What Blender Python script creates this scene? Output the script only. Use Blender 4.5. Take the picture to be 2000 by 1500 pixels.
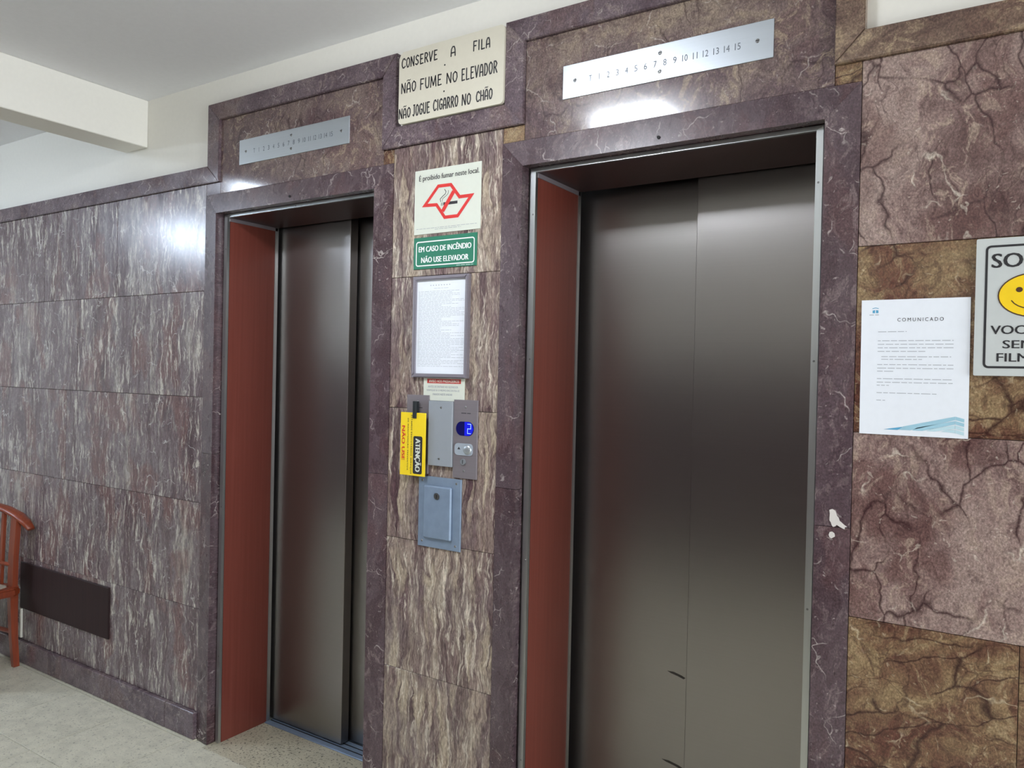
import bpy, bmesh, math, random
from mathutils import Vector, Matrix
for _o in list(bpy.data.objects): bpy.data.objects.remove(_o, do_unlink=True)
S = bpy.context.scene
COL = S.collection
random.seed(7)

# ------------------------------------------------------------------ camera
F, CX, CY, CZ, YAW, PITCH, ROLL = 1496.8, 1.5767, -1.9229, 1.4976, 0.5734, -0.0100, 0.0219
fw = Vector((-math.sin(YAW)*math.cos(PITCH), math.cos(YAW)*math.cos(PITCH), math.sin(PITCH)))
rt = Vector((math.cos(YAW), math.sin(YAW), 0)); up = rt.cross(fw)
r2 = rt*math.cos(ROLL) + up*math.sin(ROLL); u2 = up*math.cos(ROLL) - rt*math.sin(ROLL)
cam = bpy.data.cameras.new('camera'); cam.sensor_width = 36; cam.sensor_fit = 'HORIZONTAL'
cam.lens = F/2000*36; cam.clip_start = 0.05
co = bpy.data.objects.new('camera', cam); COL.objects.link(co)
co.matrix_world = Matrix(((r2.x, u2.x, -fw.x, CX), (r2.y, u2.y, -fw.y, CY), (r2.z, u2.z, -fw.z, CZ), (0, 0, 0, 1)))
S.camera = co

# ------------------------------------------------------------------ light and exposure
wd = bpy.data.worlds.new('world'); S.world = wd; wd.use_nodes = True
wd.node_tree.nodes['Background'].inputs[0].default_value = (0.62, 0.76, 1.0, 1)
wd.node_tree.nodes['Background'].inputs[1].default_value = 1.5
def area(name, loc, rot, sx, sy, power, col):
    l = bpy.data.lights.new(name, 'AREA'); l.shape = 'RECTANGLE'; l.size = sx; l.size_y = sy
    l.energy = power; l.color = col
    o = bpy.data.objects.new(name, l); COL.objects.link(o); o.location = loc; o.rotation_euler = rot
    return o
# daylight entering through the open street door at the right end of the hall
DAY = area('entrance_daylight', (6.45, -1.75, 1.2), (0, math.radians(90), 0), 2.36, 2.3, 215, (0.90, 0.95, 1.0))
# the hall is lit by square ceiling lights; each one is built further down and takes its strength from here
LAMP_STRENGTH = {'diffuser_right': 74.0, 'diffuser_mid': 64.0, 'diffuser_left': 150.0}
S.cycles.max_bounces = 5; S.cycles.diffuse_bounces = 3; S.cycles.glossy_bounces = 3; S.cycles.caustics_reflective = False
vs = S.view_settings
S.display_settings.display_device = 'sRGB'
vs.view_transform = 'Standard'; vs.look = 'None'; vs.exposure = 0.2; vs.gamma = 1.0; vs.use_curve_mapping = False

# ------------------------------------------------------------------ material helpers
def lin(c):
    return tuple(((v/255)/12.92 if v/255 <= .04045 else ((v/255+.055)/1.055)**2.4) for v in c)
class NT:
    def __init__(s, name):
        s.m = bpy.data.materials.new(name); s.m.use_nodes = True; s.t = s.m.node_tree
        s.b = s.t.nodes['Principled BSDF']
    def n(s, typ, **kw):
        nd = s.t.nodes.new(typ)
        for k, v in kw.items():
            if k.startswith('i_'):
                k2 = k[2:]; k2 = int(k2) if k2.isdigit() else k2.replace('_', ' ')
                s.put(nd.inputs[k2], v)
            else: setattr(nd, k, v)
        return nd
    def put(s, sock, v):
        if isinstance(v, bpy.types.NodeSocket): s.t.links.new(v, sock)
        else:
            if isinstance(v, (tuple, list)) and len(v) == 3 and sock.type == 'RGBA': v = (*v, 1)
            sock.default_value = v
    def math(s, op, a, b=0.0, clamp=False):
        nd = s.n('ShaderNodeMath', operation=op, use_clamp=clamp); s.put(nd.inputs[0], a); s.put(nd.inputs[1], b)
        return nd.outputs[0]
    def vmath(s, op, a, b):
        nd = s.n('ShaderNodeVectorMath', operation=op); s.put(nd.inputs[0], a)
        s.put(nd.inputs[3 if op == 'SCALE' else 1], b); return nd.outputs[0]
    def noise(s, vec, scale, detail=4, rough=.55, dist=0, out=0):
        nd = s.n('ShaderNodeTexNoise'); s.put(nd.inputs['Vector'], vec); nd.inputs['Scale'].default_value = scale
        nd.inputs['Detail'].default_value = detail; nd.inputs['Roughness'].default_value = rough
        nd.inputs['Distortion'].default_value = dist; return nd.outputs[out]
    def ramp(s, fac, stops, interp='LINEAR'):
        nd = s.n('ShaderNodeValToRGB'); nd.color_ramp.interpolation = interp; s.put(nd.inputs[0], fac)
        e = nd.color_ramp.elements
        while len(e) < len(stops): e.new(.5)
        for el, (p, c) in zip(e, stops):
            el.position = p; el.color = (*c, 1) if isinstance(c, (tuple, list)) else (c, c, c, 1)
        return nd.outputs[0]
    def mix(s, f, a, b):
        nd = s.n('ShaderNodeMix', data_type='RGBA'); s.put(nd.inputs[0], f); s.put(nd.inputs[6], a); s.put(nd.inputs[7], b)
        return nd.outputs[2]
    def edge(s, vec, scale, w):
        nd = s.n('ShaderNodeTexVoronoi', feature='DISTANCE_TO_EDGE'); s.put(nd.inputs['Vector'], vec); nd.inputs['Scale'].default_value = scale
        return s.ramp(nd.outputs['Distance'], [(0, 1.0), (w, 0.0)])
def plain(name, col, rough=.5, metal=0.0, emit=None, estr=0, bump=None, spec=.5):
    k = NT(name); k.b.inputs['Base Color'].default_value = (*lin(col), 1)
    k.b.inputs['Roughness'].default_value = rough; k.b.inputs['Metallic'].default_value = metal
    k.b.inputs['Specular IOR Level'].default_value = spec
    tc = k.n('ShaderNodeTexCoord').outputs['Object']
    v = k.noise(tc, 60, 1)
    k.put(k.b.inputs['Base Color'], k.mix(k.math('MULTIPLY', v, .16), (*lin(col), 1), tuple(c*.7 for c in lin(col))))
    if emit:
        k.b.inputs['Emission Color'].default_value = (*lin(emit), 1); k.b.inputs['Emission Strength'].default_value = estr
    if bump:
        nz = k.noise(tc, bump[0], 4); bp = k.n('ShaderNodeBump', i_Strength=bump[1], i_Distance=.002); k.put(bp.inputs['Height'], nz)
        k.put(k.b.inputs['Normal'], bp.outputs[0])
    return k.m
def marble(name, pal, sx=9, sz=1.6, rot=0, warp=.06, fx=45, fz=9, fine=.5, fpal=None, patch=None, pamt=.5, pscale=5.5, cell=None, dark=None, white=None, rough=.17, lo=.33, hi=.68, tone=1.0):
    """polished stone: stretched warped noise through a palette, finer fibres, blotches, bark-like cells, dark cracks, pale veins"""
    k = NT(name)
    tc = k.n('ShaderNodeTexCoord').outputs['Object']; rnd = k.n('ShaderNodeObjectInfo').outputs['Random']
    off = k.n('ShaderNodeCombineXYZ'); k.put(off.inputs[0], k.math('MULTIPLY', rnd, 37.0)); k.put(off.inputs[1], k.math('MULTIPLY', rnd, 11.0)); k.put(off.inputs[2], k.math('MULTIPLY', rnd, 53.0))
    v0 = k.vmath('ADD', tc, off.outputs[0])
    rm = k.n('ShaderNodeVectorRotate', rotation_type='Y_AXIS'); k.put(rm.inputs['Vector'], v0); rm.inputs['Angle'].default_value = rot
    w = k.vmath('SUBTRACT', k.noise(v0, 6, 2, .65, out=1), (.5, .5, .5))
    v = k.vmath('ADD', rm.outputs[0], k.vmath('SCALE', w, warp))
    n1 = k.noise(k.vmath('MULTIPLY', v, (sx, 2, sz)), 1.0, 5, .68, .3)
    N = len(pal)
    base = k.ramp(n1, [(lo+(hi-lo)*i/(N-1), tuple(x*tone for x in lin(c))) for i, c in enumerate(pal)])
    if patch:
        pm = k.ramp(k.noise(k.vmath('MULTIPLY', v, (1, 1, .55)), pscale, 3, .6, .4), [(.52, 0.0), (.60, 1.0)])
        base = k.mix(k.math('MULTIPLY', pm, pamt), base, (*lin(patch), 1))
    w2 = k.vmath('SUBTRACT', k.noise(v0, 16, 2, .65, out=1), (.5, .5, .5))
    if cell:     # (sx, sz, amount, palette): lens-shaped pieces with their own tone and a dark rim
        cv = k.vmath('MULTIPLY', k.vmath('ADD', v, k.vmath('SCALE', w2, .035)), (cell[0], 1.0, cell[1]))
        vo = k.n('ShaderNodeTexVoronoi', feature='F1'); k.put(vo.inputs['Vector'], cv); vo.inputs['Scale'].default_value = 1.0
        cr = k.n('ShaderNodeSeparateColor'); k.put(cr.inputs[0], vo.outputs['Color'])
        n = len(cell[3]); cc = k.ramp(cr.outputs[0], [(i/n, lin(c)) for i, c in enumerate(cell[3])], 'CONSTANT')
        cm = k.ramp(k.noise(v, 7, 2, .6), [(.40, 0.0), (.56, 1.0)])
        base = k.mix(k.math('MULTIPLY', cm, cell[2]), base, cc)
        e = k.edge(cv, 1.0, .07); base = k.mix(k.math('MULTIPLY', k.math('MULTIPLY', e, cm), .7*cell[2]), base, (*lin((58, 42, 44)), 1))
    f1 = k.noise(k.vmath('MULTIPLY', k.vmath('ADD', v, k.vmath('SCALE', w2, .02)), (fx, 12, fz)), 1.0, 4, .72, .6)
    fp = fpal or (pal[0], pal[-1])
    area_m = k.ramp(k.noise(k.vmath('MULTIPLY', v, (2, 1, .7)), 4, 2), [(.36, .12), (.60, 1.0)])
    base = k.mix(k.math('MULTIPLY', k.math('MULTIPLY', k.ramp(f1, [(.53, 0.0), (.61, 1.0)]), fine), area_m), base, (*lin(fp[1]), 1))
    base = k.mix(k.math('MULTIPLY', k.ramp(f1, [(.38, 1.0), (.45, 0.0)]), fine*.8), base, (*lin(fp[0]), 1))
    if dark:     # (colour, scale, width, stretch, strength)
        vr = k.vmath('ADD', rm.outputs[0], k.vmath('SCALE', w, .07)); vv = k.vmath('MULTIPLY', k.vmath('ADD', vr, k.vmath('SCALE', w2, .035)), dark[3])
        e = k.edge(vv, dark[1], dark[2]); msk = k.ramp(k.noise(v0, 6, 1), [(.42, 0.0), (.56, 1.0)])
        base = k.mix(k.math('MULTIPLY', k.math('MULTIPLY', e, msk), dark[4]), base, (*lin(dark[0]), 1))
        e = k.edge(k.vmath('MULTIPLY', vv, (1.5, 1, .75)), dark[1]*2.4, dark[2]*1.1); msk = k.ramp(k.noise(v0, 8, 1), [(.5, 0.0), (.62, 1.0)])
        base = k.mix(k.math('MULTIPLY', k.math('MULTIPLY', e, msk), dark[4]*.6), base, (*lin(dark[0]), 1))
    if white:
        vv = k.vmath('ADD', v0, k.vmath('SCALE', w2, .07))
        e = k.edge(vv, white[1], white[2]); msk = k.ramp(k.noise(v0, 15, 1), [(.54, 0.0), (.66, 1.0)])
        base = k.mix(k.math('MULTIPLY', k.math('MULTIPLY', e, msk), white[3]), base, (*lin(white[0]), 1))
        f2 = k.ramp(k.noise(k.vmath('ADD', v0, k.vmath('SCALE', w2, .1)), 75, 1, .6), [(.69, 0.0), (.75, 1.0)])
        base = k.mix(k.math('MULTIPLY', f2, white[3]*.5), base, (*lin(white[0]), 1))
    gr = k.noise(k.vmath('ADD', k.vmath('MULTIPLY', v0, (max(fx*3, 250), 60, max(fz*4, 60) if fz < 15 else 190)), k.vmath('SCALE', w2, 3.0)), 1.0, 2, .7)
    base = k.mix(1.0, base, base); k.t.nodes[-1].blend_type = 'MULTIPLY'; k.put(k.t.nodes[-1].inputs[7], k.ramp(gr, [(.28, .62), (.5, 1.0), (.72, 1.55)]))
    k.put(k.b.inputs['Base Color'], base)
    k.put(k.b.inputs['Roughness'], k.ramp(n1, [(.3, rough*.85), (.7, rough*1.3)]))
    k.b.inputs['Specular IOR Level'].default_value = .5
    return k.m
M = {}
M['mauve'] = marble('mauve_streaked_marble', [(90, 70, 72), (110, 91, 94), (124, 108, 110), (140, 127, 126), (170, 160, 150)], sx=9, sz=1.8, warp=.05, fx=60, fz=9, fine=.8,
                    fpal=((74, 58, 62), (200, 192, 178)), patch=(112, 80, 76), pamt=.6, white=((212, 206, 200), 9, .02, .6), rough=.22, tone=.72)
M['cream'] = marble('cream_veined_marble', [(88, 68, 70), (112, 94, 94), (134, 118, 112), (158, 142, 128), (180, 166, 148)], sx=17, sz=1.8, warp=.045, fx=75, fz=9, fine=.75,
                    fpal=((70, 50, 54), (206, 194, 176)), patch=(102, 76, 80), pamt=.4, cell=(34, 4.2, .6, [(180, 164, 140), (118, 98, 92), (154, 136, 122), (76, 54, 58), (138, 120, 110), (170, 152, 132)]), rough=.22, tone=.82)
M['taupe'] = marble('taupe_cracked_marble', [(84, 60, 58), (106, 84, 80), (134, 112, 106), (150, 130, 122), (118, 96, 90)], sx=3.4, sz=2.4, warp=.14, fx=34, fz=20, fine=.5,
                    fpal=((76, 54, 52), (178, 158, 140)), patch=(100, 72, 68), pamt=.6, dark=((52, 30, 32), 6.5, .03, (1.5, 1, .8), .9), white=((208, 196, 180), 7, .02, .7), rough=.22)
M['gold'] = marble('golden_brown_marble', [(70, 44, 36), (92, 62, 50), (114, 88, 66), (138, 116, 86), (98, 66, 52)], sx=3, sz=6, rot=.3, warp=.13, fx=40, fz=24, fine=.6,
                   fpal=((60, 36, 32), (160, 140, 108)), patch=(92, 56, 46), pamt=.75, dark=((50, 28, 26), 7, .045, (.7, 1, 2.2), .9), white=((206, 190, 160), 8, .018, .5), rough=.22)
M['trim'] = marble('dark_purple_marble', [(78, 62, 68), (92, 78, 84), (104, 90, 94), (122, 108, 104)], sx=5, sz=5, warp=.12, fx=36, fz=30, fine=.45,
                   fpal=((66, 50, 56), (146, 132, 124)), patch=(98, 76, 74), pamt=.5, white=((188, 178, 172), 12, .022, .55), rough=.17)
M['trim_brown'] = marble('brown_banded_marble', [(78, 58, 52), (100, 80, 70), (124, 104, 88), (156, 136, 110)], sx=4, sz=9, rot=.2, warp=.12, fx=30, fz=40, fine=.5,
                         fpal=((68, 48, 44), (172, 152, 122)), patch=(98, 70, 60), pamt=.4, rough=.24)
M['jamb'] = marble('plum_marble', [(72, 54, 58), (84, 67, 72), (92, 76, 81), (102, 87, 90)], sx=6, sz=3, warp=.1, fx=45, fz=20, fine=.4,
                   fpal=((68, 50, 54), (138, 122, 120)), patch=(92, 66, 66), pamt=.4, white=((196, 186, 180), 10, .018, .6), rough=.26, tone=.8)
M['header'] = marble('clouded_brown_marble', [(76, 60, 64), (94, 77, 78), (114, 98, 92), (142, 126, 110)], sx=3.4, sz=5, warp=.16, fx=34, fz=28, fine=.5,
                     fpal=((66, 48, 52), (160, 142, 120)), patch=(94, 70, 70), pamt=.5, dark=((50, 32, 34), 7, .035, (1.8, 1, .8), .7), white=((196, 186, 176), 8, .02, .5), rough=.12)
def granite(name, base, spots, amt):
    k = NT(name); tc = k.n('ShaderNodeTexCoord').outputs['Object']; rnd = k.n('ShaderNodeObjectInfo').outputs['Random']
    off = k.n('ShaderNodeCombineXYZ'); k.put(off.inputs[0], k.math('MULTIPLY', rnd, 41.0)); k.put(off.inputs[1], k.math('MULTIPLY', rnd, 23.0))
    v = k.vmath('ADD', tc, off.outputs[0])
    c = k.ramp(k.noise(v, 16, 5, .6), [(.3, tuple(x*.82 for x in lin(base))), (.6, lin(base))])
    s1 = k.ramp(k.noise(v, 95, 3, .7), [(.60-.04*amt, 0.0), (.67-.04*amt, 1.0)])
    c = k.mix(k.math('MULTIPLY', s1, .45+.4*amt), c, (*lin(spots), 1))
    s2 = k.ramp(k.noise(v, 230, 2), [(.58, 0.0), (.7, 1.0)])
    c = k.mix(k.math('MULTIPLY', s2, .35), c, (*lin((120, 112, 96)), 1))
    k.put(k.b.inputs['Base Color'], c); k.b.inputs['Roughness'].default_value = .38
    return k.m
M['granite'] = granite('pale_granite', (212, 207, 186), (80, 76, 68), 0.25)
M['granite2'] = granite('speckled_granite', (192, 184, 160), (52, 48, 44), 1.0)
def laminate(name, a, b, rough=.36, spec=.5):
    k = NT(name); tc = k.n('ShaderNodeTexCoord').outputs['Object']
    n = k.noise(k.vmath('MULTIPLY', tc, (90, 90, 1.6)), 1.0, 5, .6)
    k.put(k.b.inputs['Base Color'], k.ramp(n, [(.3, lin(a)), (.7, lin(b))])); k.b.inputs['Roughness'].default_value = rough; k.b.inputs['Specular IOR Level'].default_value = spec
    return k.m
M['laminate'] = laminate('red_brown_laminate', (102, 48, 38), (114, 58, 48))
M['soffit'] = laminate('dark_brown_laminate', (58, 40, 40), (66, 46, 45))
M['board'] = laminate('dark_stained_wood', (38, 24, 25), (48, 31, 30), .6, .25)
M['chairwood'] = laminate('reddish_varnished_wood', (112, 46, 26), (138, 62, 32))
def steel(name, col, rough, aniso=.0, streak=(2, 2, 240), amp=.1, metal=1.0):
    k = NT(name); tc = k.n('ShaderNodeTexCoord').outputs['Object']
    n = k.noise(k.vmath('MULTIPLY', tc, streak), 1.0, 3)
    k.put(k.b.inputs['Base Color'], k.ramp(n, [(.3, tuple(c*(1-amp) for c in lin(col))), (.7, lin(col))]))
    k.b.inputs['Metallic'].default_value = metal
    k.put(k.b.inputs['Roughness'], k.ramp(n, [(.3, rough*.97), (.7, rough*1.03)]))
    if aniso:
        k.b.inputs['Anisotropic'].default_value = aniso
        tg = k.n('ShaderNodeTangent', direction_type='UV_MAP'); k.put(k.b.inputs['Tangent'], tg.outputs[0])
    return k.m
M['steel'] = steel('brushed_door_steel', (152, 148, 146), .30, .55, (1, 1, 160), .03)
M['alu'] = steel('satin_aluminium', (176, 182, 187), .36, 0, (2, 2, 120), .05, .7)
M['edge'] = steel('aluminium_edging', (200, 204, 204), .34, 0, (60, 60, 3), .08)
M['plate'] = steel('grey_brushed_plate', (134, 126, 130), .40, 0, (3, 3, 160), .08, .35)
M['zinc'] = steel('galvanised_steel', (140, 158, 180), .40, 0, (30, 30, 30), .12, .4)
M['blankplate'] = plain('grey_painted_plate', (160, 166, 172), .45, .35)
M['screw'] = steel('screw_metal', (150, 150, 150), .3)
M['paint'] = plain('white_wall_paint', (234, 231, 221), .75, bump=(40, .06))
M['ceil'] = plain('ceiling_paint', (238, 238, 240), .85, bump=(50, .05))
M['sign_cream'] = plain('cream_board', (208, 202, 184), .5)
M['sign_pale'] = plain('pale_sticker', (210, 213, 199), .45)
M['paper'] = plain('white_paper', (232, 236, 242), .6)
M['green'] = plain('green_sign', (38, 116, 90), .4)
M['white'] = plain('white_print', (238, 242, 240), .5)
M['black'] = plain('black_print', (38, 37, 40), .5)
M['grey_ink'] = plain('grey_print', (150, 154, 160), .6)
M['plate_ink'] = plain('engraved_grey', (84, 90, 96), .6)
M['faint_ink'] = plain('faint_print', (176, 180, 186), .6)
M['red'] = plain('red_print', (206, 44, 40), .5)
M['brick'] = plain('dark_red_print', (176, 52, 44), .5)
M['yellow'] = plain('yellow_card', (240, 208, 30), .45)
M['blue1'] = plain('blue_print', (84, 160, 196), .5)
M['blue2'] = plain('pale_blue_print', (158, 200, 216), .5)
M['blue3'] = plain('paler_blue_print', (190, 218, 226), .5)
M['silver'] = plain('silver_sign', (196, 200, 198), .4)
M['smile'] = plain('smiley_yellow', (246, 206, 20), .45)
M['brown_ink'] = plain('brown_print', (74, 46, 24), .5)
M['framegrey'] = steel('lilac_grey_frame', (150, 144, 152), .35, metal=.45)
M['blackplastic'] = plain('black_strap', (22, 28, 32), .5)
M['dark'] = plain('dark_void', (20, 20, 22), .8)
M['cover'] = plain('display_blue', (10, 10, 60), .2, emit=(10, 12, 90), estr=.4)
M['litblue'] = plain('lit_blue', (16, 20, 130), .2, emit=(22, 30, 215), estr=.7)
M['digit'] = plain('lit_digit', (120, 150, 255), .3, emit=(120, 150, 255), estr=1.6)
M['button'] = plain('button_face', (190, 200, 210), .3, .4)
M['pad'] = plain('woven_seat_pad', (176, 166, 150), .8, bump=(300, .3))
M['conduit'] = plain('white_plastic', (222, 220, 206), .5)
for _k, _c in (('diffuser_right', (240, 246, 255)), ('diffuser_mid', (222, 236, 255)), ('diffuser_left', (218, 234, 255))):
    M[_k] = plain('lamp_'+_k, (250, 250, 250), .5, emit=_c, estr=LAMP_STRENGTH[_k])
M['scuff'] = plain('grey_scuff', (66, 62, 61), .5, .6)
M['putty'] = plain('white_plaster_chip', (214, 208, 202), .9)

# ------------------------------------------------------------------ geometry helpers
WL = {}
def V(*a): return Vector(a)
def empty(name, loc, label=None, cat=None, group=None, kind=None):
    o = bpy.data.objects.new(name, None); COL.objects.link(o); o.location = loc; WL[o] = Vector(loc)
    o.empty_display_size = .05
    return tag(o, label, cat, group, kind)
def tag(o, label=None, cat=None, group=None, kind=None):
    for k, v in (('label', label), ('category', cat), ('group', group), ('kind', kind)):
        if v: o[k] = v
    return o
def mk(name, bm, mat, parent=None, smooth=False, uv=False, origin=None):
    """bm is in world coordinates; the object gets its origin at its own centre"""
    bmesh.ops.recalc_face_normals(bm, faces=bm.faces) if not getattr(bm, 'keep', False) else None
    cs = [v.co for v in bm.verts]
    c = origin or Vector([(min(p[i] for p in cs)+max(p[i] for p in cs))/2 for i in range(3)])
    if uv:
        L = bm.loops.layers.uv.new('UVMap')
        for f in bm.faces:
            for l in f.loops: l[L].uv = (l.vert.co.x + l.vert.co.y*.01, l.vert.co.z)
    me = bpy.data.meshes.new(name)
    bmesh.ops.translate(bm, verts=bm.verts, vec=-c); bm.to_mesh(me); bm.free()
    if smooth:
        for p in me.polygons: p.use_smooth = True
    me.materials.append(M[mat] if isinstance(mat, str) else mat)
    o = bpy.data.objects.new(name, me); COL.objects.link(o); WL[o] = c
    if parent is not None:
        o.parent = parent; o.location = c - WL[parent]
    else: o.location = c
    return o
def box(bm, x0, x1, y0, y1, z0, z1, bev=0, seg=1):
    b = bmesh.new() if bev else bm
    vs_ = [b.verts.new(p) for p in ((x0, y0, z0), (x1, y0, z0), (x1, y1, z0), (x0, y1, z0), (x0, y0, z1), (x1, y0, z1), (x1, y1, z1), (x0, y1, z1))]
    for f in ((0, 3, 2, 1), (4, 5, 6, 7), (0, 1, 5, 4), (1, 2, 6, 5), (2, 3, 7, 6), (3, 0, 4, 7)): b.faces.new([vs_[i] for i in f])
    if bev:
        bmesh.ops.bevel(b, geom=b.edges[:], offset=bev, segments=seg, affect='EDGES', profile=.5)
        me = bpy.data.meshes.new('t'); b.to_mesh(me); b.free(); bm.from_mesh(me); bpy.data.meshes.remove(me)
    return bm
def B(*a, **k): return box(bmesh.new(), *a, **k)
def prism(bm, pts, y0, y1):
    """outline in x,z between two depths"""
    a = [bm.verts.new((x, y0, z)) for x, z in pts]; b = [bm.verts.new((x, y1, z)) for x, z in pts]
    bm.faces.new(a); bm.faces.new(b[::-1])
    for i in range(len(pts)): j = (i+1) % len(pts); bm.faces.new((a[j], a[i], b[i], b[j]))
    return bm
def flat(bm, pts, y):
    bm.faces.new([bm.verts.new((x, y, z)) for x, z in pts]); return bm
def rrect(x0, x1, z0, z1, r, n=5):
    out = []
    for cx, cz, a0 in ((x1-r, z0+r, -90), (x1-r, z1-r, 0), (x0+r, z1-r, 90), (x0+r, z0+r, 180)):
        for i in range(n+1):
            a = math.radians(a0+90*i/n); out.append((cx+r*math.cos(a), cz+r*math.sin(a)))
    return out
def ring(bm, outer, inner, y0, y1=None):
    n = len(outer)
    o = [bm.verts.new((x, y0, z)) for x, z in outer]; i_ = [bm.verts.new((x, y0, z)) for x, z in inner]
    for a in range(n): b = (a+1) % n; bm.faces.new((o[a], o[b], i_[b], i_[a]))
    if y1 is not None:
        o2 = [bm.verts.new((x, y1, z)) for x, z in outer]; i2 = [bm.verts.new((x, y1, z)) for x, z in inner]
        for a in range(n):
            b = (a+1) % n
            bm.faces.new((o[a], o2[a], o2[b], o[b])); bm.faces.new((i_[a], i_[b], i2[b], i2[a])); bm.faces.new((o2[a], i2[a], i2[b], o2[b]))
    return bm
def disc(x, z, r, n=20, rz=None): return [(x+r*math.cos(2*math.pi*i/n), z+(rz or r)*math.sin(2*math.pi*i/n)) for i in range(n)]
def dome(bm, x, y, z, r, h, n=14, rings=3):
    """screw head / button: low dome proud of a plate at depth y"""
    prev = [bm.verts.new((px, y, pz)) for px, pz in disc(x, z, r, n)]
    for k in range(1, rings):
        a = math.pi/2*k/rings
        cur = [bm.verts.new((px, y-h*math.sin(a), pz)) for px, pz in disc(x, z, r*math.cos(a), n)]
        for i in range(n): j = (i+1) % n; bm.faces.new((prev[i], prev[j], cur[j], cur[i]))
        prev = cur
    bm.faces.new(prev); return bm
def sweep(bm, path, sect):
    """sect(i,n) -> list of (a,b) offsets; a along the side vector, b up"""
    rings = []; n = len(path)
    for i, p in enumerate(path):
        t = (path[min(i+1, n-1)]-path[max(i-1, 0)]).normalized()
        ref = V(0, 0, 1) if abs(t.z) < .85 else V(1, 0, 0)
        s = t.cross(ref).normalized(); u = s.cross(t).normalized()
        rings.append([bm.verts.new(p+s*a+u*b) for a, b in sect(i, n)])
    m = len(rings[0])
    for i in range(n-1):
        for j in range(m): k = (j+1) % m; bm.faces.new((rings[i][j], rings[i][k], rings[i+1][k], rings[i+1][j]))
    bm.faces.new(rings[0][::-1]); bm.faces.new(rings[-1]); return bm
def ell(a, b, n=12): return [(a*math.cos(2*math.pi*i/n), b*math.sin(2*math.pi*i/n)) for i in range(n)]
def tube(bm, p0, p1, ra, rb, n=10):
    p0 = V(*p0); p1 = V(*p1)
    return sweep(bm, [p0.lerp(p1, t/4) for t in range(5)], lambda i, m: ell(ra+(rb-ra)*i/(m-1), ra+(rb-ra)*i/(m-1), n))
def text(bm, s, x0, x1, z0, z1, y, bold=0.0, rot=False, spacing=1.0):
    """print s so that its ink fills the box; rot: reading downwards, letter tops to +x"""
    cu = bpy.data.curves.new('t', 'FONT'); cu.body = s; cu.size = 1; cu.resolution_u = 3; cu.space_character = spacing
    ob = bpy.data.objects.new('t', cu); COL.objects.link(ob)
    dg = bpy.context.evaluated_depsgraph_get(); me = ob.evaluated_get(dg).to_mesh()
    xs = [v.co.x for v in me.vertices]; ys = [v.co.y for v in me.vertices]
    ax, bx_, ay, by = min(xs), max(xs), min(ys), max(ys)
    for q in ((0,) if not bold else (-1, -.33, .33, 1)):      # heavier type: overprinted with a slight shift
        vv = []; dq = q*bold*.8*((x1-x0) if rot else (z1-z0)); yq = y-abs(q)*.00002-(.00001 if q > 0 else 0)
        for v in me.vertices:
            a = (v.co.x-ax)/(bx_-ax); b = (v.co.y-ay)/(by-ay)
            vv.append(bm.verts.new((x0+(x1-x0)*b, yq, z1-(z1-z0)*a-dq) if rot else (x0+(x1-x0)*a+dq, yq, z0+(z1-z0)*b)))
        for p in me.polygons:
            try: bm.faces.new([vv[i] for i in p.vertices])
            except ValueError: pass
    bpy.data.objects.remove(ob); bpy.data.curves.remove(cu); return bm
def printed(name, bm, mat, parent):
    bm.normal_update()
    for f in bm.faces:
        if f.normal.y > 0: f.normal_flip()
    cs = [v.co for v in bm.verts]
    c = Vector([(min(p[i] for p in cs)+max(p[i] for p in cs))/2 for i in range(3)])
    me = bpy.data.meshes.new(name); bmesh.ops.translate(bm, verts=bm.verts, vec=-c); bm.to_mesh(me); bm.free()
    me.materials.append(M[mat]); o = bpy.data.objects.new(name, me); COL.objects.link(o); WL[o] = c
    o.parent = parent; o.location = c-WL[parent]
    if name == 'small_print': o['kind'] = 'stuff'
    return o
def line_of(parent, mat, s, *a, **k):
    return printed('lettering', text(bmesh.new(), s, *a, **k), mat, parent)
def word_rows(bm, rows, y, h, seed):
    """rows: (x0, x1, z): runs of word-long dashes, print too small to read"""
    r = random.Random(seed)
    for x0, x1, z in rows:
        x = x0
        while x < x1-.002:
            w = min(r.uniform(.006, .020), x1-x); flat(bm, [(x, z), (x+w, z), (x+w, z+h), (x, z+h)], y); x += w+.0028
    return bm

# ------------------------------------------------------------------ room shell
X0, X1, YB, ZC = -6.0, 6.5, -3.4, 2.66
DOORS = [dict(xo=-1.149, xi=-1.072, ri=-1.045, rj=-.254, xj=-.227, xp=-.150, yr=.272, front='left'),
         dict(xo=.285, xi=.362, ri=.388, rj=1.177, xj=1.202, xp=1.279, yr=.302, front='right')]
ZO, ZI, ZS = 2.196, 2.119, 2.105          # architrave outer / inner edge, soffit
YP = .015                                  # plaster face behind the slabs
bm = bmesh.new()
xs = [X0, DOORS[0]['xo'], DOORS[0]['xp'], DOORS[1]['xo'], DOORS[1]['xp'], X1]
for a, b in ((0, 1), (2, 3), (4, 5)): box(bm, xs[a], xs[b], YP, .5, 0, ZC)
for a, b in ((1, 2), (3, 4)): box(bm, xs[a], xs[b], YP, .5, ZO, ZC)
wall = tag(mk('wall_back', bm, 'paint', origin=V(0, .2, 0)), kind='structure')

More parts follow.
